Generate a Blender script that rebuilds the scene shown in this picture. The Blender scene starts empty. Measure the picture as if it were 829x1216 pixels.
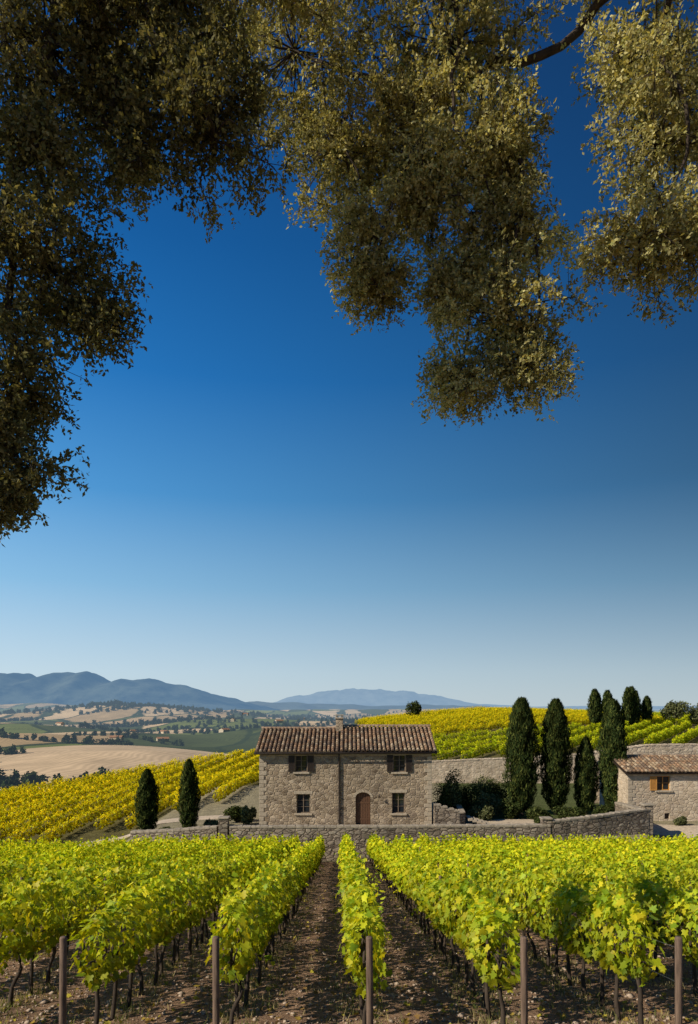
import bpy, math, random
import numpy as np
from mathutils import Vector, noise
random.seed(7); rng=np.random.default_rng(7)
scene=bpy.context.scene
col=scene.collection
scene.view_settings.view_transform='Standard'
scene.view_settings.look='None'
scene.view_settings.exposure=0
CAMZ=8.7
# ------------------------------------------------------------------ helpers
def sstep(a,b,x):
    t=np.clip((x-a)/(b-a),0,1); return t*t*(3-2*t)
def empty(name,loc=(0,0,0)):
    e=bpy.data.objects.new(name,None); e.location=loc; e.empty_display_size=.2; col.objects.link(e); return e
def mk(name,mesh,parent=None,loc=(0,0,0),rot=(0,0,0),scale=(1,1,1)):
    o=bpy.data.objects.new(name,mesh); o.location=loc; o.rotation_euler=rot; o.scale=scale
    col.objects.link(o)
    if parent: o.parent=parent
    return o
def pymesh(name,verts,faces,mat,smooth=False,cols=None):
    me=bpy.data.meshes.new(name); me.from_pydata([tuple(v) for v in verts],[],faces)
    if mat: me.materials.append(mat)
    if smooth: me.polygons.foreach_set('use_smooth',[True]*len(me.polygons))
    if cols is not None: addcol(me,cols)
    me.update(); return me
def addcol(me,cols):
    a=me.attributes.new('Col','FLOAT_COLOR','POINT')
    c=np.ones((len(me.vertices),4),dtype=np.float32); c[:,:3]=cols
    a.data.foreach_set('color',c.ravel())
def npmesh(name,V,F,mat,cols=None,smooth=False):
    me=bpy.data.meshes.new(name); n=len(V); m,k=F.shape
    me.vertices.add(n); me.vertices.foreach_set('co',V.astype(np.float32).ravel())
    me.loops.add(m*k); me.loops.foreach_set('vertex_index',F.astype(np.int32).ravel())
    me.polygons.add(m); me.polygons.foreach_set('loop_start',np.arange(0,m*k,k,dtype=np.int32))
    try: me.polygons.foreach_set('loop_total',np.full(m,k,dtype=np.int32))
    except Exception: pass
    if smooth: me.polygons.foreach_set('use_smooth',np.ones(m,dtype=bool))
    me.update(calc_edges=True)
    if mat: me.materials.append(mat)
    if cols is not None: addcol(me,cols)
    return me
def norm(a): return a/np.maximum(np.linalg.norm(a,axis=-1,keepdims=True),1e-9)
def scatter(tv,tf,pos,N,Y,s,leafcol):
    N=norm(N); Y=norm(Y-(Y*N).sum(1,keepdims=True)*N); X=np.cross(Y,N)
    s=np.asarray(s).reshape(-1,1,1)
    V=pos[:,None,:]+s*(tv[None,:,0:1]*X[:,None,:]+tv[None,:,1:2]*Y[:,None,:]+tv[None,:,2:3]*N[:,None,:])
    n,k=len(pos),len(tv)
    F=tf[None]+ (np.arange(n)*k)[:,None,None]
    C=np.repeat(leafcol,k,axis=0)
    return V.reshape(-1,3),F.reshape(-1,tf.shape[1]),C
def join(parts):
    Vs,Fs,Cs=[],[],[];o=0
    for V,F,C in parts:
        Vs.append(V);Fs.append(F+o);Cs.append(C);o+=len(V)
    return np.concatenate(Vs),np.concatenate(Fs),np.concatenate(Cs)
def tube(pts,rads,seg=7,c=(.1,.07,.05),wob=0):
    pts=np.array(pts,float);n=len(pts);V=[];F=[]
    for i in range(n):
        t=pts[min(i+1,n-1)]-pts[max(i-1,0)]; t=t/max(np.linalg.norm(t),1e-9)
        a=np.array([0,0,1.]) if abs(t[2])<.9 else np.array([1.,0,0])
        u=np.cross(t,a);u/=np.linalg.norm(u);v=np.cross(t,u)
        for j in range(seg):
            an=2*math.pi*j/seg; r=rads[i]*(1+wob*random.uniform(-1,1))
            V.append(pts[i]+r*(math.cos(an)*u+math.sin(an)*v))
    for i in range(n-1):
        for j in range(seg):
            a=i*seg+j;b=i*seg+(j+1)%seg
            F.append((a,b,b+seg,));F.append((a,b+seg,a+seg))
    V.append(pts[-1]);e=len(V)-1
    for j in range(seg): F.append(((n-1)*seg+j,(n-1)*seg+(j+1)%seg,e))
    V=np.array(V);return V,np.array(F),np.tile(np.array(c,float),(len(V),1))
def spline(pts,rads,n=6):
    P=np.array(pts,float);R=np.array(rads,float);out=[];ro=[]
    for i in range(len(P)-1):
        p0=P[max(i-1,0)];p1=P[i];p2=P[i+1];p3=P[min(i+2,len(P)-1)]
        for k in range(n):
            t=k/n
            out.append(.5*((2*p1)+(-p0+p2)*t+(2*p0-5*p1+4*p2-p3)*t*t+(-p0+3*p1-3*p2+p3)*t**3)); ro.append(R[i]*(1-t)+R[i+1]*t)
    out.append(P[-1]);ro.append(R[-1]);return out,ro
# ------------------------------------------------------------------ node helpers
def newmat(name):
    m=bpy.data.materials.new(name);m.use_nodes=True;nt=m.node_tree
    for n in list(nt.nodes): nt.nodes.remove(n)
    out=nt.nodes.new('ShaderNodeOutputMaterial'); return m,nt,out
class NT:
    def __init__(s,nt): s.nt=nt
    def n(s,t,**kw):
        nd=s.nt.nodes.new(t)
        for k,v in kw.items(): setattr(nd,k,v)
        return nd
    def l(s,a,b): s.nt.links.new(a,b)
    def val(s,sock,v):
        if isinstance(v,bpy.types.NodeSocket): s.l(v,sock)
        else: sock.default_value=v
    def math(s,op,a,b=0.,clamp=False):
        nd=s.n('ShaderNodeMath',operation=op,use_clamp=clamp);s.val(nd.inputs[0],a);s.val(nd.inputs[1],b);return nd.outputs[0]
    def mix(s,f,a,b,bt='MIX'):
        nd=s.n('ShaderNodeMix',data_type='RGBA',blend_type=bt);s.val(nd.inputs[0],f);s.val(nd.inputs[6],a);s.val(nd.inputs[7],b);return nd.outputs[2]
    def noise(s,vec,scale,detail=4,rough=.55,dist=0):
        nd=s.n('ShaderNodeTexNoise');s.l(vec,nd.inputs['Vector']);nd.inputs['Scale'].default_value=scale;nd.inputs['Detail'].default_value=detail;nd.inputs['Roughness'].default_value=rough;nd.inputs['Distortion'].default_value=dist;return nd
    def ramp(s,f,stops,interp='LINEAR'):
        nd=s.n('ShaderNodeValToRGB');cr=nd.color_ramp;cr.interpolation=interp
        while len(cr.elements)<len(stops): cr.elements.new(.5)
        for e,(p,c) in zip(cr.elements,stops):
            e.position=p;e.color=(c,c,c,1) if isinstance(c,(int,float)) else (*c,1)
        s.l(f,nd.inputs[0]);return nd.outputs[0]
    def mapping(s,vec,scale=(1,1,1),loc=(0,0,0),rot=(0,0,0)):
        nd=s.n('ShaderNodeMapping');s.l(vec,nd.inputs[0]);nd.inputs['Scale'].default_value=scale;nd.inputs['Location'].default_value=loc;nd.inputs['Rotation'].default_value=rot;return nd.outputs[0]
    def bump(s,h,strength=.5,dist=.05,prev=None):
        nd=s.n('ShaderNodeBump');nd.inputs['Strength'].default_value=strength;nd.inputs['Distance'].default_value=dist;s.l(h,nd.inputs['Height'])
        if prev: s.l(prev,nd.inputs['Normal'])
        return nd.outputs[0]
def rgb(c): return (c[0],c[1],c[2],1)
def leafmat(name,trans=.4,rough=.45,gain=1.0,tgain=(1.3,1.25,.6),spec=.3,var=.12,cheap=False):
    m,nt,out=newmat(name);q=NT(nt)
    at=q.n('ShaderNodeAttribute');at.attribute_name='Col'
    c=at.outputs['Color']
    if var>0:
        oi=q.n('ShaderNodeObjectInfo')
        v=q.math('MULTIPLY_ADD',oi.outputs['Random'],2*var);nt.nodes[-1].inputs[2].default_value=gain-var
        vs=q.n('ShaderNodeVectorMath',operation='SCALE');q.l(c,vs.inputs[0]);q.l(v,vs.inputs['Scale']);c=vs.outputs[0]
    if cheap:
        p=q.n('ShaderNodeBsdfDiffuse');q.l(c,p.inputs[0])
    else:
        p=q.n('ShaderNodeBsdfPrincipled');q.l(c,p.inputs['Base Color']);p.inputs['Roughness'].default_value=rough;p.inputs['Specular IOR Level'].default_value=spec
    if trans<=0: q.l(p.outputs[0],out.inputs[0]);return m
    t=q.n('ShaderNodeBsdfTranslucent');tc=q.mix(1.,c,rgb(tgain),'MULTIPLY');q.l(tc,t.inputs[0])
    mx=q.n('ShaderNodeMixShader');mx.inputs[0].default_value=trans;q.l(p.outputs[0],mx.inputs[1]);q.l(t.outputs[0],mx.inputs[2]);q.l(mx.outputs[0],out.inputs[0]);return m
def simple(name,c,rough=.7,nscale=8,var=.35,bumpd=.01,metal=0,stretch=(1,1,1),usecol=False):
    m,nt,out=newmat(name);q=NT(nt)
    tc=q.n('ShaderNodeTexCoord');vec=q.mapping(tc.outputs['Object'],stretch)
    nz=q.noise(vec,nscale,4,.6)
    if usecol:
        at=q.n('ShaderNodeAttribute');at.attribute_name='Col';base=at.outputs['Color']
        f=q.ramp(nz.outputs[0],[(.3,1-var),(.7,1+var*.6)]);cc=q.mix(1.,base,f,'MULTIPLY')
    else:
        cc=q.ramp(nz.outputs[0],[(.3,tuple(x*(1-var) for x in c)),(.7,tuple(min(1,x*(1+var)) for x in c))])
    p=q.n('ShaderNodeBsdfPrincipled');q.l(cc,p.inputs['Base Color']);p.inputs['Roughness'].default_value=rough;p.inputs['Metallic'].default_value=metal
    p.inputs['Specular IOR Level'].default_value=.3
    if bumpd>0: q.l(q.bump(nz.outputs[0],.6,bumpd),p.inputs['Normal'])
    q.l(p.outputs[0],out.inputs[0]);return m
def stonemat(name,tones,mortar,sz=(3.0,3.0,4.6),bd=.04,grime=.35):
    m,nt,out=newmat(name);q=NT(nt)
    tc=q.n('ShaderNodeTexCoord')
    ob=tc.outputs['Object']
    nd=q.noise(ob,1.7,3); off=q.n('ShaderNodeVectorMath',operation='SCALE');q.l(nd.outputs['Color'],off.inputs[0]);off.inputs['Scale'].default_value=.22
    ad=q.n('ShaderNodeVectorMath',operation='ADD');q.l(ob,ad.inputs[0]);q.l(off.outputs[0],ad.inputs[1])
    vec=q.mapping(ad.outputs[0],sz)
    v=q.n('ShaderNodeTexVoronoi',feature='F1');q.l(vec,v.inputs['Vector']);v.inputs['Scale'].default_value=1;v.inputs['Randomness'].default_value=.85
    e=q.n('ShaderNodeTexVoronoi',feature='DISTANCE_TO_EDGE');q.l(vec,e.inputs['Vector']);e.inputs['Scale'].default_value=1;e.inputs['Randomness'].default_value=.85
    sep=q.n('ShaderNodeSeparateColor');q.l(v.outputs['Color'],sep.inputs[0])
    st=q.ramp(sep.outputs[0],[(i/(len(tones)-1),t) for i,t in enumerate(tones)])
    fine=q.noise(ob,18,5,.7);st=q.mix(1.,st,q.ramp(fine.outputs[0],[(.25,.62),(.75,1.35)]),'MULTIPLY')
    mask=q.ramp(e.outputs['Distance'],[(.02,0.),(.09,1.)])
    c=q.mix(mask,rgb(mortar),st)
    big=q.noise(ob,.55,5,.6);c=q.mix(1.,c,q.ramp(big.outputs[0],[(.3,1-grime),(.68,1.15)]),'MULTIPLY')
    p=q.n('ShaderNodeBsdfPrincipled');q.l(c,p.inputs['Base Color']);p.inputs['Roughness'].default_value=.9;p.inputs['Specular IOR Level'].default_value=.15
    h=q.math('ADD',q.math('MULTIPLY',q.ramp(e.outputs['Distance'],[(0.,0.),(.16,1.)]),q.math('MULTIPLY_ADD',sep.outputs[1],.6)),q.math('MULTIPLY',fine.outputs[0],.35))
    q.l(q.bump(h,.9,bd),p.inputs['Normal']);q.l(p.outputs[0],out.inputs[0]);return m
# ------------------------------------------------------------------ materials
M_vine=leafmat('vine_leaf',.42,.5,1.0,(1.4,1.25,.4),.25,.10)
M_vinef=leafmat('vine_leaf_distant',.35,.5,1.06,(1.4,1.25,.4),.25,.10,True)
M_oak=leafmat('oak_leaf',.36,.45,1.0,(1.35,1.2,.6),.35,.0,True)
M_cyp=leafmat('cypress_leaf',0,.6,1.0,(1.1,1.1,.6),.15,.15,True)
M_shrub=leafmat('shrub_leaf',.22,.55,1.0,(1.2,1.2,.6),.2,.1,True)
M_bark=simple('bark',(.05,.036,.026),.9,14,.5,.0,stretch=(1,1,.3))
M_post=simple('post_wood',(.15,.10,.07),.85,9,.45,.01,stretch=(4,4,.4))
M_wire=simple('wire_steel',(.3,.3,.3),.4,5,.1,.0,metal=.8)
M_house=stonemat('rubble_stone',[(.17,.125,.085),(.33,.25,.17),(.42,.33,.23),(.24,.18,.13),(.50,.40,.29)],(.34,.27,.195))
M_drywall=stonemat('dry_stone',[(.17,.14,.105),(.28,.225,.17),(.34,.28,.215),(.22,.18,.14),(.38,.32,.25)],(.12,.09,.07),(2.4,2.4,4.6),.05,.3)
M_pale=stonemat('pale_stone',[(.42,.33,.23),(.54,.44,.32),(.62,.51,.38),(.48,.37,.26)],(.48,.38,.29),(2.6,2.6,4.2),.03,.2)
M_trim=simple('dressed_stone',(.40,.33,.245),.85,10,.25,.012)
M_cope=simple('coping_stone',(.31,.26,.20),.9,4,.35,.02)
M_tile=simple('clay_tile',(.3,.2,.14),.85,9,.35,.01,usecol=True)
M_shut=simple('shutter_wood',(.035,.024,.018),.6,12,.3,.004,stretch=(6,1,.6))
M_door=simple('door_wood',(.11,.055,.03),.6,10,.4,.006,stretch=(6,1,.5))
M_orange=simple('ochre_wood',(.5,.24,.06),.6,10,.25,.004,stretch=(6,1,.5))
M_frame=simple('frame_paint',(.20,.15,.11),.5,6,.15,.002)
M_pipe=simple('copper_pipe',(.07,.055,.045),.5,6,.3,.002,metal=.3)
m,nt,out=newmat('window_glass');q=NT(nt);p=q.n('ShaderNodeBsdfPrincipled');p.inputs['Base Color'].default_value=(.02,.025,.03,1);p.inputs['Roughness'].default_value=.06;q.l(p.outputs[0],out.inputs[0]);M_glass=m
M_stone=simple('gravel_stone',(.38,.29,.22),.9,20,.4,.0,usecol=False)

def painted_haze(q,shader,out,L=8500.,hc=(.31,.45,.60),maxf=.93):  # aerial haze painted into the material: emission mixed in by distance
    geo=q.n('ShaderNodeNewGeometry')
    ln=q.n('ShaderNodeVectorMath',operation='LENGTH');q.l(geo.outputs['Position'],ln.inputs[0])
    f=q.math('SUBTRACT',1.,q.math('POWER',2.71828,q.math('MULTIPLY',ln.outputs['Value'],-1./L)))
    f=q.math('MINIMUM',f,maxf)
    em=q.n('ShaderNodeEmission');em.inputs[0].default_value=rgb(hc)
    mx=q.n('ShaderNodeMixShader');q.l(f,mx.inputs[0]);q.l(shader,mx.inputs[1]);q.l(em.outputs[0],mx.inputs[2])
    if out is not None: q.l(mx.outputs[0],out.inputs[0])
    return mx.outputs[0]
# ground
m,nt,out=newmat('ground');q=NT(nt);M_ground=m
geo=q.n('ShaderNodeNewGeometry');P=geo.outputs['Position']
at=q.n('ShaderNodeAttribute');at.attribute_name='Col'
av=q.n('ShaderNodeAttribute');av.attribute_name='valley'
n1=q.noise(P,1.1,4,.65);n2=q.noise(P,14,5,.75);n4=q.noise(P,55,2,.7)
near=q.mix(1.,at.outputs['Color'],q.ramp(n2.outputs[0],[(.25,.5),(.5,.95),(.75,1.6)]),'MULTIPLY')
near=q.mix(1.,near,q.ramp(n1.outputs[0],[(.3,.75),(.7,1.25)]),'MULTIPLY')
near=q.mix(q.ramp(n4.outputs[0],[(.58,0.),(.7,.5)]),near,rgb((.46,.36,.27)))
pn=q.n('ShaderNodeBsdfDiffuse');q.l(near,pn.inputs[0]);q.l(q.bump(q.math('ADD',n2.outputs[0],q.math('MULTIPLY',n1.outputs[0],2.)),.8,.09),pn.inputs['Normal'])
dist=q.noise(P,.006,3);sc=q.n('ShaderNodeVectorMath',operation='SCALE');q.l(dist.outputs['Color'],sc.inputs[0]);sc.inputs['Scale'].default_value=90
ad=q.n('ShaderNodeVectorMath',operation='ADD');q.l(P,ad.inputs[0]);q.l(sc.outputs[0],ad.inputs[1])
mp=q.mapping(ad.outputs[0],(1/135.,1/300.,0),rot=(0,0,.25))
v=q.n('ShaderNodeTexVoronoi',feature='F1');q.l(mp,v.inputs['Vector']);v.inputs['Scale'].default_value=1
ve=q.n('ShaderNodeTexVoronoi',feature='DISTANCE_TO_EDGE');q.l(mp,ve.inputs['Vector']);ve.inputs['Scale'].default_value=1
sp=q.n('ShaderNodeSeparateColor');q.l(v.outputs['Color'],sp.inputs[0])
fields=q.ramp(sp.outputs[0],[(0.,(.06,.075,.025)),(.16,(.52,.35,.18)),(.34,(.15,.17,.045)),(.46,(.62,.44,.25)),(.64,(.08,.095,.03)),(.74,(.44,.30,.15)),(.88,(.24,.25,.06))],'CONSTANT')
fields=q.mix(q.ramp(ve.outputs['Distance'],[(.02,1.),(.05,0.)]),fields,rgb((.04,.055,.02)))
def ell(cx,cy,rx,ry):
    s=q.mapping(ad.outputs[0],(1./rx,1./ry,0),(-cx/rx,-cy/ry,0));l=q.n('ShaderNodeVectorMath',operation='LENGTH');q.l(s,l.inputs[0]);return q.ramp(l.outputs['Value'],[(.97,1.),(1.0,0.)])
fields=q.mix(ell(-130,620,140,215),fields,rgb((.60,.43,.26)))
wv=q.n('ShaderNodeTexWave',wave_type='BANDS');q.l(q.mapping(ad.outputs[0],(.05,.012,0),rot=(0,0,.5)),wv.inputs['Vector']);wv.inputs['Scale'].default_value=1.2;wv.inputs['Distortion'].default_value=2.
fn=q.noise(P,.02,6,.7);fields=q.mix(1.,fields,q.ramp(fn.outputs[0],[(.3,.72),(.7,1.2)]),'MULTIPLY')
fields=q.mix(1.,fields,q.ramp(wv.outputs[0],[(0.,.86),(1.,1.06)]),'MULTIPLY')
pv=q.n('ShaderNodeBsdfDiffuse');q.l(fields,pv.inputs[0])
vsh=painted_haze(q,pv.outputs[0],None)
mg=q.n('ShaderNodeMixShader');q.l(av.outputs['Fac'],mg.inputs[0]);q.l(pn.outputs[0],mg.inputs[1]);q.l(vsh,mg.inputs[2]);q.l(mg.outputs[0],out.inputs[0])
# mountains
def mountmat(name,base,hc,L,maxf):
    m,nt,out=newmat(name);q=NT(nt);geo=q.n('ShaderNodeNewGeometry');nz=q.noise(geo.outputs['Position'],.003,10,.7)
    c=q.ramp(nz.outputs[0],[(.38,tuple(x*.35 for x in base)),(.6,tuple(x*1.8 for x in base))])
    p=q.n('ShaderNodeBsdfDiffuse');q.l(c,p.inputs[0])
    painted_haze(q,p.outputs[0],out,L,hc,maxf);return m
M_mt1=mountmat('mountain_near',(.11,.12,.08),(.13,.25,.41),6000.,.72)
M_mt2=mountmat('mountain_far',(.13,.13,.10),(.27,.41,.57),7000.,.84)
# ------------------------------------------------------------------ terrain
def fg(x,y):
    z=np.where(y>0,6.29-.172*y,6.29-.05*y)
    z=z-.03*np.clip(-8-x,0,30)*sstep(10,44,y)
    return z
def nearz(x,y):
    x=np.asarray(x,float);y=np.asarray(y,float)
    f45=fg(x,np.full_like(y,45.))
    L=-1.45+.025*(y-45)-.09*np.clip(-20-x,0,40)-.03*np.clip(-8-x,0,12)*(1-sstep(45,60,y))
    wt=sstep(-18,-14.5,x)
    T=np.where(x>-8,0,-.3*np.clip((-8-x)/7,0,1))+.4*sstep(58,74,y)
    T=L*(1-wt)+T*wt
    step=sstep(45.05,45.45,y)
    slope=sstep(44.5,51,y)
    stepw=np.where((x>-15.5)&(x<20.8),1.,0.)
    blend=step*stepw+slope*(1-stepw)
    mid=f45*(1-blend)+T*blend
    H=2.3+(.018+.008*sstep(0,30,x))*(y-76)+.06*np.clip(x-10,0,26)+.9*np.sin(x/26.+.6)*sstep(90,150,y)
    wh=sstep(-10,6,x)
    up=L*(1-wh)+H*wh
    stepy=np.where(x>8,sstep(74.9,75.4,y),sstep(70,90,y))
    mid2=mid*(1-stepy)+up*stepy
    return np.where(y<45,fg(x,y),mid2)
def valz(x,y):
    z=-40+5*np.sin(x/170+1.3)*np.cos(y/260)+3*np.sin(x/75+y/130)+1.5*np.sin(x/31-y/47)
    s=np.clip((y-900)/2500,0,1)
    z=z+s*16*np.sin(x/420+.7)*np.sin(y/600+.4)+s*6*np.sin(x/160+y/300)
    for cx,cy,sx,sy,h in [(-820,2500,420,260,50),(-250,1700,260,170,24),(-640,1250,190,130,19),(-200,600,120,150,9),(-1900,4500,900,500,60),(-350,3800,700,300,38),(900,4500,1500,500,30),(-430,820,120,80,10),(-330,1050,100,120,10),(-120,1150,110,120,12)]:
        z=z+h*np.exp(-((x-cx)/sx)**2-((y-cy)/sy)**2)
    return z
def crest(x): return np.interp(x,[-60,-41,-14,4,200],[70,82,115,185,195])
def g(x,y):
    x=np.asarray(x,float);y=np.asarray(y,float)
    c=crest(x);t=sstep(c,c+130,y)
    return nearz(x,y)*(1-t)+valz(x,y)*t
def gz(x,y): return float(g(x,y))
def geom(a,start,step,ratio,end):
    o=list(a);v=start;s=step
    while v<end: v+=s;s*=ratio;o.append(v)
    return o
ys=sorted(set(np.round(geom(list(np.arange(-60,44.6,1.))+list(np.arange(44.7,46,.15))+list(np.arange(46,74,1.))+list(np.arange(74.4,76,.25))+list(np.arange(76,130,1.5)),130,1.6,1.022,26000),3)))
xp=geom(list(np.arange(0,60,1.)),60,1.2,1.045,16000)
xs=sorted(set(np.round([-v for v in xp]+xp+[-15.45,-15.55,20.75,20.85],3)))
X,Y=np.meshgrid(np.array(xs),np.array(ys));Z=g(X,Y)
ny,nx=X.shape
V=np.stack([X.ravel(),Y.ravel(),Z.ravel()],1)
idx=np.arange(ny*nx).reshape(ny,nx)
F=np.stack([idx[:-1,:-1].ravel(),idx[:-1,1:].ravel(),idx[1:,1:].ravel(),idx[1:,:-1].ravel()],1)
C=np.tile(np.array([.30,.19,.125]),(len(V),1))
xv,yv=V[:,0],V[:,1]
t=((yv>45.2)&(xv>-16)&(yv<75));C[t]=(.29,.25,.16)
t=((yv>45.2)&(xv<=-16));C[t]=(.12,.105,.04)
t=(yv>75);C[t]=(.12,.105,.04)
t=((yv>52)&(yv<75)&(xv>9));C[t]=(.09,.11,.04)
t=((yv>44)&(yv<=45.2));C[t]=(.14,.14,.06)
me=npmesh('ground',V,F,M_ground,C,True)
a=me.attributes.new('valley','FLOAT','POINT');cv=crest(xv);a.data.foreach_set('value',sstep(cv+5,cv+40,yv).astype(np.float32))
mk('ground',me)
def mountain(name,xk,hk,y0,y1,mat,seed,nx=260,nyy=44,wl=1.):
    XX=np.linspace(xk[0],xk[-1],nx);YY=np.linspace(y0,y1,nyy);V=[]
    for j,yy in enumerate(YY):
        v=j/(nyy-1)
        for xx in XX:
            h=np.interp(xx,xk,hk)
            rg=math.sin(math.pi*v)**.9
            n=noise.fractal(Vector((xx/900./wl+seed,yy/1200./wl,seed)),1,2,7)
            rd=1-abs(noise.noise(Vector((xx/520./wl+seed,yy/900./wl,seed+3))))*2
            rd2=1-abs(noise.noise(Vector((xx/210./wl+seed,yy/300./wl,seed+7))))*2
            hh=max(0,h+70)
            V.append((xx,yy,-60+hh*rg*(.86+.12*n+.16*rd+.05*rd2)))
    idx=np.arange(nx*nyy).reshape(nyy,nx)
    F=np.stack([idx[:-1,:-1].ravel(),idx[:-1,1:].ravel(),idx[1:,1:].ravel(),idx[1:,:-1].ravel()],1)
    mk(name,npmesh(name,np.array(V),F,mat,None,True))
mountain('mountain_range',[-9000,-6500,-5000,-4350,-3800,-3300,-2990,-2460,-1830,-1360,-950,-500],[350,320,430,430,370,430,350,330,230,80,-20,-60],7200,9800,M_mt1,3.1)
mountain('mountain_range',[-3500,-1900,-1400,-800,-286,500,1290,2080,2870,4200,7000,9500,12000],[-40,60,240,320,380,440,400,270,90,20,50,10,-40],14500,17500,M_mt2,8.4,300,30,1.0)
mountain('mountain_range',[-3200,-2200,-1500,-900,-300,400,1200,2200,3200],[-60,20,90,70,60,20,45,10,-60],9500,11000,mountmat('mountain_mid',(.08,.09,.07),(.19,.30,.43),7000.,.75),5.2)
# ------------------------------------------------------------------ leaf templates
half=[(.0,.0),(.30,-.14),(.50,.12),(.34,.30),(.48,.62),(.20,.60),(.0,1.0)]
ol=half+[(-x,y) for x,y in half[-2:0:-1]]
tvg=np.array([(0,.32,-.03)]+[(x,y-.0,.10*abs(x)*2-.12*(y*y)) for x,y in ol]);nO=len(ol)
tfg=np.array([(0,1+i,1+(i+1)%nO) for i in range(nO)])
tvs=np.array([(0,0,0),(.42,.45,.08),(0,1,-.06),(-.42,.45,.08)]);tfs=np.array([(0,1,2),(0,2,3)])
def rn(n,k=3): return rng.normal(size=(n,k))
def vine_seg(name,length,nl,size,tv,tf,palette,w=.21,zb=.54,zt=1.48,trunks=True,shoots=6,dk=.5,mat=None):
    n=nl
    u=rng.uniform(-length/2-.05,length/2+.05,n)
    ph=rng.uniform(0,6.28,3)
    bul=.88+.14*np.sin(u*5+ph[0])+.08*np.sin(u*11+ph[1])
    ang=rng.uniform(0,2*math.pi,n);rr=np.sqrt(rng.uniform(.35,1,n))
    cx=np.cos(ang)*rr*w*bul; czn=np.sin(ang)*rr
    zc=(zb+zt)/2;hz=(zt-zb)/2*(.94+.10*np.sin(u*4+ph[2]))
    pz=zc+czn*hz
    pos=np.stack([cx,u,pz],1)+rn(n)*.03
    N=np.stack([np.cos(ang)*1.2,rng.normal(size=n)*.5,.55+np.sin(ang)*.6],1)+rn(n)*.5
    Yd=np.stack([np.cos(ang)*.6,rng.normal(size=n)*.6,-np.ones(n)],1)+rn(n)*.4
    s=size*rng.uniform(.6,1.3,n)
    pal=np.array(palette);ci=rng.choice(len(pal),n)
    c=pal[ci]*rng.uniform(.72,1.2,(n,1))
    c*= (dk+(1.12-dk)*np.clip((pz-zb)/(zt-zb),0,1))[:,None]  # shading between rows painted in: leaf colour darkens towards canopy bottom
    parts=[scatter(tv,tf,pos,N,Yd,s,c)]
    for i in range(int(length*shoots)):
        y0=rng.uniform(-length/2,length/2);k=6
        d=np.array([rng.normal()*.3,rng.normal()*.35,1.]);d/=np.linalg.norm(d);ln=rng.uniform(.12,.42)
        tt=np.linspace(.1,1,k)[:,None]
        pp=np.array([rng.normal()*.09,y0,zt-.12])+d*ln*tt+rn(k)*.02
        parts.append(scatter(tv,tf,pp,rn(k)+np.array([0,0,.6]),rn(k)+np.array([0,0,.1]),size*rng.uniform(.45,.9,k),pal[rng.choice(len(pal),k)]*np.array([1.2,1.15,1.])))
    for i in range(int(length*shoots/4)):
        y0=rng.uniform(-length/2,length/2);sd=rng.choice([-1,1]);k=6;tt=np.linspace(0,1,k)[:,None]
        pp=np.array([sd*w*.8,y0,rng.uniform(zb,zt-.2)])+np.array([sd*.16,rng.normal()*.1,-.15])*tt+rn(k)*.02
        parts.append(scatter(tv,tf,pp,rn(k)+np.array([sd,0,.6]),rn(k)+np.array([0,0,-1.]),size*rng.uniform(.5,1.,k),pal[rng.choice(len(pal),k)]))
    V,F,Cc=join(parts);me=npmesh(name,V,F,mat or M_vine,Cc)
    if trunks:
        tp=[]
        for y0 in np.arange(-length/2+.3,length/2,.6):
            a=[(0,y0,-.15),(rng.normal()*.03,y0+rng.normal()*.04,.25),(rng.normal()*.04,y0+rng.normal()*.05,.5),(rng.normal()*.03,y0+rng.normal()*.05,.75),(0,y0+.05,.95)]
            p_,r_=spline(a,[.036,.027,.025,.022,.015],3);tp.append(tube(p_,r_,6,wob=.15))
            for sd in(-1,1):
                p_,r_=spline([(0,y0,.7),(0,y0+sd*.15,.82),(0,y0+sd*.3,.84)],[.02,.015,.01],3);tp.append(tube(p_,r_,5))
        V,F,Cc=join(tp)
        return me,npmesh(name+'_wood',V,F,M_bark)
    return me,None
PG=[(.38,.48,.02),(.48,.54,.022),(.58,.58,.025),(.25,.37,.02),(.68,.61,.03),(.43,.51,.03),(.54,.56,.02)]
PY=[(.68,.60,.015),(.78,.65,.02),(.60,.57,.018),(.48,.50,.02),(.76,.59,.015)]
PYG=[(.40,.49,.02),(.52,.55,.02),(.30,.40,.02),(.60,.57,.02)]
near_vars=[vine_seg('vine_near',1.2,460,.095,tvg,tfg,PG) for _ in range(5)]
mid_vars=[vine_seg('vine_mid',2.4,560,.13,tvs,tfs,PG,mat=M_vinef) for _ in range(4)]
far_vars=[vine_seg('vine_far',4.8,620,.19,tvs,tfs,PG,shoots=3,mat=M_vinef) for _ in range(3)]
R_EMP=empty('vineyard_rows')
def rowx(i,y): return .22+1.57*i-.0125*(y-6.8)
nseg=0
for i in range(-17,18):
    y=7.55
    while y<43.4:
        L=1.2 if y<16 else (2.4 if y<28 else 4.8)
        if y+L>44.4: L=2.4
        if y+L>44.4: break
        yc=y+L/2;x=rowx(i,yc)
        if abs(x)<.515*yc+1.8:
            v=random.choice(near_vars if L==1.2 else (mid_vars if L==2.4 else far_vars))
            z0=gz(x,yc-L/2);z1=gz(x,yc+L/2);pit=math.atan2(z1-z0,L)
            fl=random.random()<.5
            rot=(pit if not fl else -pit,0,.0125+(math.pi if fl else 0))
            x+=random.uniform(-.03,.03)
            mk('vine_leaves',v[0],R_EMP,(x,yc,(z0+z1)/2),rot,(random.uniform(.92,1.15),1,random.uniform(.93,1.1)))
            mk('vine_trunks',v[1],R_EMP,(x,yc,(z0+z1)/2),rot,(1,1,1)); nseg+=1
        y+=L
posts=[];wires=[]
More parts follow.
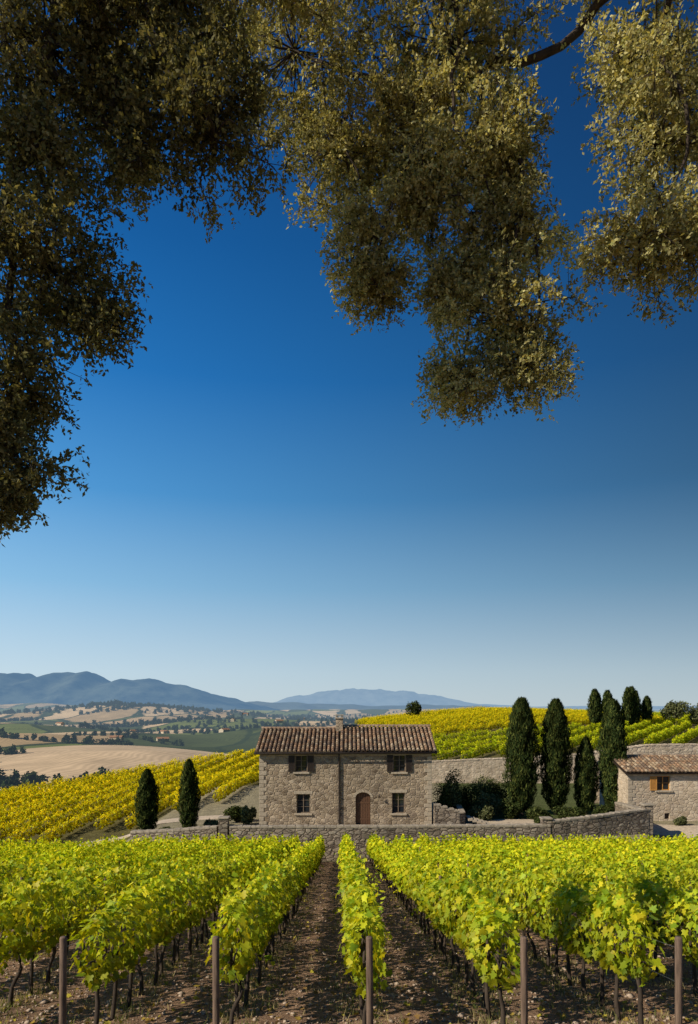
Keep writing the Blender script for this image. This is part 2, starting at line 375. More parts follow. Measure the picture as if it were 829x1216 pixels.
def post(x,y,h,r=.035,tilt=0):
    z=gz(x,y);a=tilt
    return tube([(x,y,z-.3),(x+a*.5,y,z+h*.5),(x+a,y,z+h-.015),(x+a,y,z+h)],[r*1.05,r,r,r*.85],10,wob=.04)
for i in range(-17,18):
    for k,y in enumerate([6.95]+list(np.arange(12.8,43,5.6))+[43.6]):
        x=rowx(i,y)
        if abs(x)<.52*y+1.5:
            if k==0: mk('vine_post',npmesh('vine_post',*post(x,y,1.27,.036,random.uniform(-.02,.02))[:2],M_post),None)
            else: posts.append(post(x,y,1.45,.03))
    for hh in (.8,1.15):
        y0,y1=6.95,43.6;x0,x1=rowx(i,y0),rowx(i,y1)
        if abs(x0)<5: wires.append(tube([(x0,y0,gz(x0,y0)+hh),(x1,y1,gz(x1,y1)+hh)],[.002,.002],4))
V,F,_=join(posts);mk('row_posts',npmesh('row_posts',V,F,M_post),R_EMP)
V,F,_=join(wires);mk('row_wires',npmesh('row_wires',V,F,M_wire),R_EMP)
# ------------------------------------------------------------------ mid fields
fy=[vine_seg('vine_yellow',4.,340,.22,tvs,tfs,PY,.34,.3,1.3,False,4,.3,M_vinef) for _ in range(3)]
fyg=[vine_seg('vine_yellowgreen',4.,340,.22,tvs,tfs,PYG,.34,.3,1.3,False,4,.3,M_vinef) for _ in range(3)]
E1=empty('yellow_vineyard')
ang=math.radians(86);dx,dy=math.cos(ang),math.sin(ang);nxv,nyv=-dy,dx
for r in range(-40,40):
    for s_ in np.arange(-60,100,3.9):
        x=-22+dx*s_+nxv*r*2.5;y=62+dy*s_+nyv*r*2.5
        if x>-10.5 or x<-.53*y-4: continue
        ylow=np.interp(x,[-40,-24,-16,-12,-9],[50,50.5,56,61,64])
        if y<ylow or y>crest(x)+6: continue
        z0=gz(x-dx*1.95,y-dy*1.95);z1=gz(x+dx*1.95,y+dy*1.95)
        mk('vine_leaves',random.choice(fy)[0],E1,(x,y,(z0+z1)/2),(math.atan2(z1-z0,3.9),0,ang-math.pi/2),(1,1,random.uniform(.9,1.1)))
E2=empty('hillside_vineyard')
for blk,(angd,sp_) in enumerate([(58,2.9),(40,3.0)]):
    ang=math.radians(angd);dx,dy=math.cos(ang),math.sin(ang);nxv,nyv=-dy,dx
    for r in range(-90,90):
        for s_ in np.arange(-140,150,3.9):
            x=50+dx*s_+nxv*r*sp_;y=120+dy*s_+nyv*r*sp_
            if x<3 or x>.53*y+6 or y<77.5 or y>crest(x)+5: continue
            lim=106+.25*x
            far_=y>lim
            if far_!=(blk==1) or abs(y-lim)<2.5: continue
            yel=(far_ and x<60+rng.normal()*1.5)
            z0=gz(x-dx*1.95,y-dy*1.95);z1=gz(x+dx*1.95,y+dy*1.95)
            mk('vine_leaves',random.choice(fy if yel else fyg)[0],E2,(x,y,(z0+z1)/2),(math.atan2(z1-z0,3.9),0,ang-math.pi/2),(1,1,random.uniform(.85,1.1)))
# ------------------------------------------------------------------ walls
def stone_wall(name,pts,tops,bots,th=.5,mat=M_drywall,coping=True):
    P=np.array(pts,float);seg=np.linalg.norm(np.diff(P,axis=0),axis=1);cum=np.concatenate([[0],np.cumsum(seg)]);L=cum[-1]
    n=max(3,int(L/.3));nh=7;Vv=[];Ff=[]
    par=empty(name)
    for i in range(n+1):
        s=L*i/n;x=np.interp(s,cum,P[:,0]);y=np.interp(s,cum,P[:,1]);tz=np.interp(s,cum,tops);bz=np.interp(s,cum,bots)
        k=min(np.searchsorted(cum,s,side='right')-1,len(seg)-1);d=(P[k+1]-P[k])/seg[k];nx_,ny_=d[1],-d[0]
        tz+=noise.noise(Vector((s*1.3,0,len(name))))*.07
        ring=[]
        for j in range(nh+1):
            v=j/nh;w=th/2*(1.12-.15*v)+noise.noise(Vector((s*2,v*6,1)))*.035
            ring.append((x+nx_*w,y+ny_*w,bz+(tz-bz)*v))
        for j in range(nh,-1,-1):
            v=j/nh;w=th/2*(1.12-.15*v)
            ring.append((x-nx_*w,y-ny_*w,bz+(tz-bz)*v))
        Vv+=ring
    m_=2*(nh+1)
    for i in range(n):
        for j in range(m_-1):
            a=i*m_+j;Ff.append((a,a+1,a+1+m_,a+m_))
    Ff.append(tuple(range(m_)));Ff.append(tuple(reversed(range(n*m_,n*m_+m_))))
    mk('masonry',pymesh('masonry',Vv,Ff,mat),par)
    if coping:
        s=0;Vc=[];Fc=[]
        while s<L:
            w=random.uniform(.28,.6);s2=min(s+w,L);sm=(s+s2)/2
            x=np.interp(sm,cum,P[:,0]);y=np.interp(sm,cum,P[:,1]);tz=np.interp(sm,cum,tops)
            k=min(np.searchsorted(cum,sm,side='right')-1,len(seg)-1);d=(P[k+1]-P[k])/seg[k]
            hw=(s2-s)/2*.98;hd=th/2*random.uniform(1.,1.12);hh=random.uniform(.06,.10);b=len(Vc)
            tl=random.uniform(-.012,.012)
            for zz,sh in ((-.06,1),(hh*.7,1),(hh,.88)):
                for a,c2 in((-1,-1),(1,-1),(1,1),(-1,1)):
                    Vc.append((x+d[0]*hw*a*sh+d[1]*hd*c2*sh,y+d[1]*hw*a*sh-d[0]*hd*c2*sh,tz+zz+tl*a))
            for r in range(2):
                for j in range(4): Fc.append((b+r*4+j,b+r*4+(j+1)%4,b+r*4+4+(j+1)%4,b+r*4+4+j))
            Fc.append((b+8,b+9,b+10,b+11));s=s2
        mk('coping_stones',pymesh('coping',Vc,Fc,M_cope if mat is M_drywall else mat),par)
    return par
stone_wall('stone_garden_wall',[(-7.9,45.25),(0,45.2),(7,45.25),(13.3,45.25)],[.80,.82,.86,.9],[-1.9]*4)
stone_wall('stone_garden_wall',[(13.4,45.3),(16.5,46.),(20.7,47.4)],[1.15,1.35,1.65],[-1.9,-1.9,-1.9])
stone_wall('stone_garden_wall',[(20.7,47.7),(20.9,53)],[1.5,1.3],[-1.9,-1])
stone_wall('stone_garden_wall',[(-8.7,45.3),(-11.5,45.8),(-14.8,46.6)],[.80,.5,.2],[-2]*3)
def box(name,cx,cy,cz,sx,sy,sz,mat,par=None,bev=.0,rot=0):
    Vv=[(cx+a*sx/2,cy+b*sy/2,cz+c*sz/2) for c in(-1,1) for a,b in((-1,-1),(1,-1),(1,1),(-1,1))]
    me=pymesh(name,Vv,[(3,2,1,0),(4,5,6,7),(0,1,5,4),(1,2,6,5),(2,3,7,6),(3,0,4,7)],mat)
    o=mk(name,me,par)
    if bev:
        b=o.modifiers.new('b','BEVEL');b.width=bev;b.segments=2
    return o
for px_,py_,tz in((-8.3,45.3,1.35),(13.1,45.35,1.3),(20.75,47.5,1.9)):
    e=empty('stone_pillar');box('shaft',px_,py_,(tz-2)/2,.62,.62,tz+2,M_drywall,e,.04);box('cap',px_,py_,tz+.05,.74,.74,.12,M_cope,e,.03)
stone_wall('terrace_retaining_wall',[(8.5,75.1),(20,75.1),(30,75.1),(48,75.1),(60,75.1)],[2.75,3.25,3.9,4.9,4.9],[-.5]*5,.6,M_pale)
# ------------------------------------------------------------------ roof tiles
def roof_slope(name,x0,x1,ye,ze,yr,zr,par,sp=.30,tl=.45):
    d=np.array([0,yr-ye,zr-ze]);L=np.linalg.norm(d);d/=L;nrm=np.array([0,-d[2],d[1]]);
    if nrm[2]<0:nrm=-nrm
    rows=int(L/ (tl*.82));step=L/rows;colsn=int((x1-x0)/sp);spx=(x1-x0)/colsn;Vv=[];Ff=[];Cc=[]
    o=np.array([0,ye,ze])
    for j in range(colsn):
        for pas in(0,1):
            xc=x0+(j+.5+(.5 if pas else 0))*spx
            if pas and j==colsn-1: continue
            for i in range(rows):
                base=np.array([.30,.185,.11])
                r_=random.random()
                if r_<.25: base=np.array([.36,.26,.165])
                elif r_<.5: base=np.array([.19,.13,.09])
                elif r_<.58: base=np.array([.42,.32,.22])
                base=base*random.uniform(.7,1.2)
                jx=random.uniform(-.014,.014);b=len(Vv)
                for e,(s,rad,lift) in enumerate(((i*step-.03,.118,.04),(i*step+step*1.12,.095,.0))):
                    for k in range(7):
                        an=math.pi*k/6
                        if pas==0: dx_=math.cos(an)*rad;hh=math.sin(an)*rad*1.05+lift+.04
                        else: dx_=math.cos(an)*rad*.9;hh=-math.sin(an)*.06+lift+.0
                        Vv.append(o+d*s+nrm*hh+np.array([xc+dx_+jx,0,0]));Cc.append(base*(1 if pas==0 else .5))
                for k in range(6): Ff.append((b+k,b+k+1,b+7+k+1,b+7+k))
                if pas==0:
                    Ff.append(tuple(b+k for k in range(7)))
    mk(name,pymesh(name,Vv,Ff,M_tile,False,np.array(Cc)),par)
    q0=o-nrm*.07;q1=o+d*L-nrm*.07
    Vv=[(x0,q0[1],q0[2]),(x1,q0[1],q0[2]),(x1,q1[1],q1[2]),(x0,q1[1],q1[2])]
    Vv+= [tuple(np.array(v)-nrm*.08) for v in Vv]
    mk(name+'_deck',pymesh('deck',Vv,[(0,1,2,3),(7,6,5,4),(0,4,5,1),(1,5,6,2),(2,6,7,3),(3,7,4,0)],M_shut),par)
def ridge(x0,x1,y,z,par):
    Vv=[];Ff=[];Cc=[];n=int((x1-x0)/.4)
    for i in range(n):
        base=np.array([.34,.23,.15])*random.uniform(.7,1.2);b=len(Vv)
        for s,r in(((x1-x0)*i/n-.02,.15),((x1-x0)*(i+1)/n+.03,.125)):
            for k in range(7):
                an=math.pi*k/6;Vv.append((x0+s,y+math.cos(an)*r*1.2,z+math.sin(an)*r));Cc.append(base)
        for k in range(6): Ff.append((b+k,b+k+1,b+8+k,b+7+k))
    mk('ridge_tiles',pymesh('ridge',Vv,Ff,M_tile,False,np.array(Cc)),par)
def front_wall(name,x0,x1,z0,z1,y,ops,mat,par,rev=.28):
    xs=sorted(set([x0,x1]+[o[0] for o in ops]+[o[1] for o in ops]));zs=sorted(set([z0,z1]+[o[2] for o in ops]+[o[3] for o in ops]))
    Vv=[];Ff=[]
    def quad(*p):
        b=len(Vv);Vv.extend(p);Ff.append((b,b+1,b+2,b+3))
    for a,b in zip(xs,xs[1:]):
        for c,d in zip(zs,zs[1:]):
            mx,mz=(a+b)/2,(c+d)/2
            if any(o[0]<mx<o[1] and o[2]<mz<o[3] for o in ops): continue
            quad((a,y,c),(b,y,c),(b,y,d),(a,y,d))
    for a,b,c,d in ops:
        quad((a,y,c),(a,y,d),(a,y+rev,d),(a,y+rev,c));quad((b,y,d),(b,y,c),(b,y+rev,c),(b,y+rev,d))
        quad((a,y,d),(b,y,d),(b,y+rev,d),(a,y+rev,d));quad((b,y,c),(a,y,c),(a,y+rev,c),(b,y+rev,c))
    mk(name,pymesh(name,Vv,Ff,mat),par)
def window(par,a,b,c,d,y,shut=0,shutmat=M_shut,panes=3,wood=M_frame):
    w=b-a;h=d-c;cx=(a+b)/2;cz=(c+d)/2;yy=y+.2
    box('glass',cx,yy+.05,cz,w-.02,.02,h-.02,M_glass,par)
    t=.06
    box('frame_jamb',a+t/2+.003,yy,cz,t,.05,h-.01,wood,par);box('frame_jamb',b-t/2-.003,yy,cz,t,.05,h-.01,wood,par)
    box('frame_head',cx,yy-.002,d-t/2-.003,w-2*t-.01,.05,t,wood,par);box('frame_sill',cx,yy-.002,c+t/2+.003,w-2*t-.01,.05,t,wood,par)
    box('mullion',cx,yy-.006,cz,.05,.045,h-2*t-.01,wood,par)
    for k in range(1,panes): box('glazing_bar',cx,yy+.012,c+h*k/panes,w-2*t-.01,.03,.025,wood,par)
    box('sill',cx,y-.02,c-.07,w+.3,.2,.13,M_trim,par,.015)
    box('lintel',cx,y-.0,d+.12,w+.36,.07,.22,M_trim,par,.015)
    if shut:
        for sd in shut:
            sx=cx+sd*(w/2+w*.27);sw=w*.5
            box('shutter_panel',sx,y-.06,cz,sw-.08,.02,h-.08,shutmat,par)
            for k in(-1,1):
                box('shutter_stile',sx+k*(sw/2-.035),y-.065,cz,.07,.05,h,shutmat,par,.004);box('shutter_rail',sx,y-.065,cz+k*(h/2-.05),sw-.145,.045,.09,shutmat,par,.004)
            n=int(h/.09)
            for k in range(1,n): box('louvre',sx,y-.075,c+.08+(h-.16)*k/n,sw-.15,.03,.035,shutmat,par)
def quoins(par,x,y,z0,z1,sd):
    z=z0;k=0
    while z<z1-.1:
        h=random.uniform(.26,.36);w=.55 if k%2 else .34
        h=min(h,z1-z);box('quoin',x+sd*(-w/2+.025),y-.005,z+h/2,w,.06,h-.025,M_trim,par,.02);z+=h;k+=1
# ------------------------------------------------------------------ farmhouse
H=empty('stone_farmhouse')
hx0,hx1,hy,hd,ez=-6.55,6.05,50.,8.,5.5
ops=[(-3.95,-3.05,3.98,5.2),(3.25,4.15,3.98,5.25),(-3.85,-2.85,.95,2.35),(3.15,4.1,.95,2.45),(.48,1.58,.0,2.5)]
front_wall('front_wall',hx0,hx1,-.3,ez,hy,[(a,b,max(c,-.3),d) for a,b,c,d in ops],M_house,H)
for o,sh in zip(ops[:4],((-1,1),(-1,1),0,0)): window(H,*o,hy,sh)
def gable(par,x,y0,y1,z0,ez,zr,mat,flip):
    ym=(y0+y1)/2;Vv=[(x,y0,z0),(x,y1,z0),(x,y1,ez),(x,ym,zr),(x,y0,ez)];f=(0,1,2,3,4) if flip else (4,3,2,1,0)
    mk('gable_wall',pymesh('gable',Vv,[f],mat),par)
gable(H,hx0,hy,hy+hd,-.3,ez,7.0,M_house,False);gable(H,hx1,hy,hy+hd,-.3,ez,7.15,M_house,True)
mk('back_wall',pymesh('back',[(hx1,hy+hd,-.3),(hx0,hy+hd,-.3),(hx0,hy+hd,ez),(hx1,hy+hd,ez)],[(0,1,2,3)],M_house),H)
ye=hy-.42;ze=ez-.08
roof_slope('roof_front',-6.9,-.72,ye,ze,54,7.02,H);roof_slope('roof_back',-6.9,-.72,hy+hd+.42,ze,54,7.02,H)
roof_slope('roof_front',-.68,6.42,ye,ze+.1,54,7.2,H);roof_slope('roof_back',-.68,6.42,hy+hd+.42,ze+.1,54,7.2,H)
ridge(-6.9,-.7,54,7.05,H);ridge(-.7,6.42,54,7.23,H)
for k in range(32): box('rafter_tail',-6.7+k*.42,hy-.19,ez-.11,.09,.36,.11,M_shut,H)
box('cornice',(hx0+hx1)/2,hy-.03,ez-.25,hx1-hx0-.02,.1,.12,M_trim,H,.02)
quoins(H,hx0,hy,-.2,ez-.35,-1);quoins(H,hx1,hy,-.2,ez-.35,1)
box('chimney',-.75,53.4,7.35,.55,.55,1.0,M_house,H,.02);box('chimney_cap',-.75,53.4,7.88,.7,.7,.07,M_trim,H,.01)
for k in(-.2,.2): box('chimney_leg',-.75+k,53.4,8.0,.1,.5,.17,M_trim,H)
box('chimney_top',-.75,53.4,8.12,.72,.72,.07,M_trim,H,.01)
V,F,_=tube([(-.72,hy-.1,-.1),(-.72,hy-.1,5.0),(-.72,hy-.38,5.3)],[.07]*3,10);mk('downpipe',npmesh('downpipe',V,F,M_pipe,None,True),H)
V,F,_=tube([(-6.9,hy-.5,5.38),(6.42,hy-.5,5.42)],[.055]*2,10);mk('gutter',npmesh('gutter',V,F,M_pipe,None,True),H)
for z in(1.2,2.8,4.4): box('pipe_bracket',-.72,hy-.06,z,.18,.12,.04,M_pipe,H)
a,b,c,d=ops[4];cx=(a+b)/2
n=10;R=(b-a)/2
for sd in(-1,1):
    Vv=[(cx+sd*R,hy+.004,d+.001)]+[(cx+sd*R*math.cos(t_),hy+.004,d-.38+.38*math.sin(t_)) for t_ in np.linspace(0,math.pi/2,n)]
    Vb=[(x_,y_+.2,z_) for x_,y_,z_ in Vv];k=len(Vv)
    Ff=[tuple(range(k)),]+[(i,i+1,k+i+1,k+i) for i in range(1,k-1)]
    mk('arch_spandrel',pymesh('spandrel',Vv+Vb,Ff,M_house),H)
for i in range(9):
    t_=math.pi*(i+.5)/9;ro,ri=1.32,1.0
    pts=[]
    for rr_ in(ri,ro):
        for da in(-.16,.16):
            tt=t_+da;pts.append((cx+R*rr_*math.cos(tt),d-.38+(.38+R*(rr_-1)*1.0)*math.sin(tt)))
    (x1_,z1_),(x2_,z2_),(x3_,z3_),(x4_,z4_)=pts
    loop=[(x1_,z1_),(x2_,z2_),(x4_,z4_),(x3_,z3_)]
    Vv=[(x_,hy-.03,z_) for x_,z_ in loop]+[(x_,hy+.02,z_) for x_,z_ in loop]
    mk('voussoir',pymesh('voussoir',Vv,[(0,1,2,3),(0,4,5,1),(1,5,6,2),(2,6,7,3),(3,7,4,0)],M_trim),H)
for k in range(6): box('door_plank',a+.09+k*(b-a-.02)/6,hy+.22,1.22,(b-a)/6-.02,.05,2.5,M_door,H,.006)
box('door_back',cx,hy+.262,1.25,b-a-.01,.02,2.5,M_shut,H)
for z in(.5,1.7): box('door_rail',cx,hy+.19,z,b-a-.08,.02,.12,M_door,H)
box('door_step',cx,hy-.3,.06,1.7,.6,.14,M_trim,H,.02)
V,F,_=tube([(2.2,hy-.12,2.35),(2.2,hy-.3,2.4),(2.2,hy-.3,2.15)],[.02,.02,.09],8);mk('wall_lantern',npmesh('lantern',V,F,M_pipe),H)
stone_wall('stone_garden_wall',[(6.2,49.7),(8.3,49.9),(8.5,53)],[1.7,1.0,1.1],[-.3]*3,.4)
S_=empty('stone_steps')
for k in range(5): box('step',8.9+k*.32,50.6,.5-.1*k,.34,1.4,.2,M_trim,S_,.02)
# ------------------------------------------------------------------ right building
B=empty('stone_barn')
bx0,bx1,by=21.4,31.,52.3
ops2=[(23.6,24.65,2.35,3.45),(27.6,28.6,2.2,3.3),(24.2,24.6,.15,.6)]
front_wall('front_wall',bx0,bx1,-.4,3.85,by,ops2,M_pale,B)
window(B,*ops2[0],by,(-1,),M_orange,2,M_orange);window(B,*ops2[1],by,(-1,1),M_orange,2,M_orange)
box('vent',24.4,by+.2,.37,.4,.02,.45,M_shut,B)
gable(B,bx0,by,by+6,-.4,3.85,4.75,M_pale,False);gable(B,bx1,by,by+6,-.4,3.85,4.75,M_pale,True)
roof_slope('roof_front',bx0-.35,bx1+.3,by-.4,3.76,by+3,4.75,B);roof_slope('roof_back',bx0-.35,bx1+.3,by+6.4,3.76,by+3,4.75,B);ridge(bx0-.35,bx1+.3,by+3,4.76,B)
quoins(B,bx0,by,-.3,3.6,-1)
stone_wall('terrace_retaining_wall',[(22,62),(27,62),(40,62)],[4.6,5.3,5.4],[0]*3,.6,M_pale)
# ------------------------------------------------------------------ trees
tuft=np.array([(-.16,0,0),(.16,0,0),(0,1,0),(0,.45,.12)]);tuftf=np.array([(0,1,3),(1,2,3),(2,0,3)])
def cypress_mesh(h,w,n,size,seed,col_=True):
    r=np.random.default_rng(seed)
    def prof(t):
        t=np.asarray(t,float)
        if col_: p=np.clip(t/.12,0,1)**.5*.4+.6*np.clip(t/.3,0,1)**.6; p=p*np.where(t>.35,np.clip(1-((t-.35)/.67)**2.6,0,1)**.7,1)
        else: p=np.sin(np.clip(t*.90+.10,0,1)*math.pi)**.6*(1-.15*t)
        return p
    t_=r.uniform(.0,1,n)**.9;ang=r.uniform(0,2*math.pi,n)
    lump=1+.10*np.sin(ang*3+t_*9+seed)+.10*np.sin(ang*5-t_*21+seed*2)+.07*np.sin(t_*48+ang*2)
    rr=np.where(r.random(n)<.8,r.uniform(.82,1.05,n),r.uniform(.45,.85,n))
    R_=w/2*prof(t_)*lump*rr
    pos=np.stack([np.cos(ang)*R_,np.sin(ang)*R_,.25+t_*(h-.5)],1)
    N=np.stack([np.cos(ang),np.sin(ang),r.normal(size=n)*.2],1)+r.normal(size=(n,3))*.35
    Yd=np.stack([np.cos(ang)*.35,np.sin(ang)*.35,np.ones(n)],1)+r.normal(size=(n,3))*.22
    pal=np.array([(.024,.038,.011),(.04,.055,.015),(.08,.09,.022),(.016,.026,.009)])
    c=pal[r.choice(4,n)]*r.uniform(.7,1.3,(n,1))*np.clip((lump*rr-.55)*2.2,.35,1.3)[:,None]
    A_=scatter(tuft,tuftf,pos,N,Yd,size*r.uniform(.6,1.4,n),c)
    k=14;rings=18;Vv=[];Ff=[]
    for i in range(rings):
        tt=i/(rings-1);pr=float(prof(tt))*.74
        for j in range(k):
            an=2*math.pi*j/k;Vv.append((math.cos(an)*w/2*pr,math.sin(an)*w/2*pr,.35+tt*(h-.9)))
    for i in range(rings-1):
        for j in range(k):
            a=i*k+j;b=i*k+(j+1)%k;Ff+=[(a,b,b+k),(a,b+k,a+k)]
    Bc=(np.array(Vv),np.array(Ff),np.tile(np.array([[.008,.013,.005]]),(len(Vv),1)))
    V,F,Cc=join([A_,Bc]);return npmesh('cypress_foliage',V,F,M_cyp,Cc)
def trunkmesh(h,r):
    V,F,_=tube([(0,0,-.3),(0,0,h*.4),(0.02,0,h)],[r*1.2,r,r*.4],9,wob=.08);return npmesh('trunk',V,F,M_bark)
def cypress(x,y,h,w,seed,n=9000,size=.22,col_=True):
    e=empty('cypress_tree',(x,y,gz(x,y)));mk('foliage',cypress_mesh(h,w,n,size,seed,col_),e);mk('trunk',trunkmesh(h*.7,.12),e)
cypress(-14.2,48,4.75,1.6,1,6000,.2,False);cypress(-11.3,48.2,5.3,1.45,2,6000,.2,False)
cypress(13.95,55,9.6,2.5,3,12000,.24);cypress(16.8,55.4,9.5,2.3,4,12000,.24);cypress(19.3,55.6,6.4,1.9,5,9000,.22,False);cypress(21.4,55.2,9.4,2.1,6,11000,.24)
for k,(x,y,h,w) in enumerate([(42.5,118,6.6,2.1),(44,121,6.,1.9),(47.,124,6.4,2.),(49.,120,7.,2.),(50.5,122,7.2,2.),(52.5,125,6.4,2.),(55,126,5.4,1.8),(46,119,5.,1.6)]):
    cypress(x,y,h,w,20+k,2500,.4,k%2==0)
def shrub_mesh(rx,ry,rz,n,size,pal,seed,nl=7,leaf=tvs):
    r=np.random.default_rng(seed);parts=[]
    for k in range(nl):
        c0=np.array([r.uniform(-.6,.6)*rx,r.uniform(-.6,.6)*ry,r.uniform(.3,.85)*rz]);rad=r.uniform(.35,.55)
        m_=n//nl;d=norm(r.normal(size=(m_,3)));rr=r.uniform(.6,1.05,(m_,1))
        p_=c0+d*rr*np.array([rx,ry,rz])*rad;p_[:,2]=np.maximum(p_[:,2],.02)
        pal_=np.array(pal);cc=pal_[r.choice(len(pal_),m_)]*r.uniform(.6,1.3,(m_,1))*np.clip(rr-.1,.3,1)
        parts.append(scatter(leaf,tfs,p_,d+r.normal(size=(m_,3))*.5,r.normal(size=(m_,3)),size*r.uniform(.6,1.3,m_),cc))
    V,F,Cc=join(parts);return npmesh('shrub_leaves',V,F,M_shrub,Cc)
PD=[(.06,.085,.024),(.09,.115,.035),(.045,.06,.018),(.13,.145,.045)]
PO=[(.17,.18,.075),(.22,.23,.105),(.12,.135,.055)]
def shrub(name,x,y,rx,ry,rz,pal,seed,n=2500,size=.14):
    e=empty(name,(x,y,gz(x,y)));mk('leaves',shrub_mesh(rx,ry,rz,n,size,pal,seed),e)
    tp=[tube([(0,0,-.1),(random.uniform(-.3,.3)*rx,random.uniform(-.3,.3)*ry,rz*.7)],[.04,.015],5) for _ in range(4)];V,F,_=join(tp);mk('stems',npmesh('stems',V,F,M_bark),e)
for k,(x,y,rx,ry,rz,pl) in enumerate([(9.6,56,1.5,1.3,2.2,PD),(11.3,55,1.3,1.2,1.8,PO),(12.6,53.5,1.1,1.,1.2,PD),(10.2,52.5,.9,.8,1.0,PO),(14.8,53,1.2,.8,.8,PD),(17.3,53,1.4,.8,.8,PD),(19.8,53.5,1.2,.8,.9,PD),(8.7,60,1.6,1.4,2.6,PD),
    (-7.4,50.5,.7,.7,1.2,PO),(-8.6,52,1.0,.9,1.0,PD),(-9.8,49,.7,.6,.6,PO),(23.,58,1.2,1,2.,PD),(-12.8,47.6,.7,.5,.45,PO),(-10.,47.2,.5,.5,.5,PD),(12.,60,1.8,1.5,2.3,PO),(15.4,48.,.8,.6,.6,PO),(24.5,50.6,.5,.4,.5,PO),(28,50.8,.7,.4,.6,PD),(14.3,50.5,.8,.6,.6,PD),(16.8,50.2,.7,.6,.5,PO),(18.8,50.6,.8,.6,.6,PD),(12.9,58,1.5,1.2,2.,PD),(7.2,51.6,.8,.8,2.0,PD),(8.,53.5,1.,1.,2.3,PO)]):
    shrub('garden_shrub',x,y,rx,ry,rz,pl,50+k)
def round_tree(name,x,y,h,w,pal,seed,n=2200,size=.35):
    z=gz(x,y);e=empty(name,(x,y,z));mk('crown',shrub_mesh(w/2*1.2,w/2*1.2,h*.75,n,size,pal,seed,9),e,(0,0,h*.28));
    V,F,_=join([tube([(0,0,-.2),(.1,0,h*.3),(0,0,h*.6)],[w*.05,w*.04,w*.02],7)]+[tube([(0,0,h*.3),(math.cos(t_)*w*.25,math.sin(t_)*w*.25,h*.6)],[w*.025,w*.01],5) for t_ in(0,2,4)]);mk('trunk',npmesh('trunk',V,F,M_bark),e)
round_tree('olive_tree',61,127,4.2,5.,PO,90);round_tree('olive_tree',66,128,3.2,4.2,PO,91);round_tree('olive_tree',16.3,172,4.,3.8,PD,92);round_tree('olive_tree',75,140,4.,4.6,PO,93);round_tree('olive_tree',-9.,118,3.8,4.5,PD,94)
# ------------------------------------------------------------------ valley trees
tree_vars=[]
for k in range(5):
    tree_vars.append(shrub_mesh(4.5,4.5,7.5,220,1.9,[(.04,.06,.02),(.06,.08,.025),(.03,.042,.016)],200+k,6))
Ev=empty('distant_trees')
m2,nt2,out2=newmat('distant_leaf');q=NT(nt2);at=q.n('ShaderNodeAttribute');at.attribute_name='Col';p=q.n('ShaderNodeBsdfDiffuse');q.l(at.outputs['Color'],p.inputs[0]);painted_haze(q,p.outputs[0],out2)
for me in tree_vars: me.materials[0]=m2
def vtree(x,y,s):
    if y<crest(x)+70 or ((x+140)/145)**2+((y-620)/225)**2<1 : return
    mk('tree',random.choice(tree_vars),Ev,(x,y,gz(x,y)-.5),(0,0,random.uniform(0,6)),(s*random.uniform(.8,1.4),s*random.uniform(.8,1.4),s*random.uniform(.7,1.2)))
for k in range(56):
    y0=random.choice([random.uniform(300,900),random.uniform(600,1800),random.uniform(1200,3600)]);x0=random.uniform(-.55,.1)*y0;a=random.gauss(.1,.35);L=random.uniform(.1,.3)*y0;n=int(random.uniform(14,34))
    if random.random()<.25:a+=1.3
    for i in range(n):
        t_=(i/n-.5)*L;vtree(x0+math.cos(a)*t_+random.gauss(0,3),y0+math.sin(a)*t_+random.gauss(0,4),random.uniform(.5,.9)*(1+y0/4500))
for k in range(12):
    y0=random.choice([random.uniform(280,500),random.uniform(800,1500),random.uniform(1500,3200)]);x0=random.uniform(-.55,.08)*y0;r_=random.uniform(.02,.04)*y0
    for i in range(28): vtree(x0+random.gauss(0,r_*1.8),y0+random.gauss(0,r_),random.uniform(.7,1.1)*(1+y0/4500))
for i in range(260): vtree(-820+random.gauss(0,330),2500+random.gauss(-60,90),random.uniform(1.,1.8))
M_far=simple('render_wall',(.5,.42,.32),.9,.5,.1,.0);M_farroof=simple('far_roof',(.3,.17,.11),.9,.5,.2,.0)
for k in range(14):
    y0=random.uniform(900,2600);x0=random.uniform(-.5,-.02)*y0
    if k<3: x0,y0=[(-300,880),(-210,1150),(-700,1500)][k]
    e=empty('distant_farmhouse',(x0,y0,gz(x0,y0)));s=.7+y0/3500;w,d_,h_=8*s,5*s,4.2*s
    Vv=[(-w,-d_,-1),(w,-d_,-1),(w,d_,-1),(-w,d_,-1),(-w,-d_,h_),(w,-d_,h_),(w,d_,h_),(-w,d_,h_),(-w,0,h_*1.5),(w,0,h_*1.5)]
    mk('walls',pymesh('walls',Vv,[(0,1,5,4),(1,2,6,9,5),(2,3,7,6),(3,0,4,8,7)],M_far),e,rot=(0,0,k))
    mk('roof',pymesh('roof',[(-w*1.08,-d_*1.12,h_*.96),(w*1.08,-d_*1.12,h_*.96),(w*1.08,0,h_*1.55),(-w*1.08,0,h_*1.55),(w*1.08,d_*1.12,h_*.96),(-w*1.08,d_*1.12,h_*.96)],[(0,1,2,3),(3,2,4,5)],M_farroof),e,rot=(0,0,k))
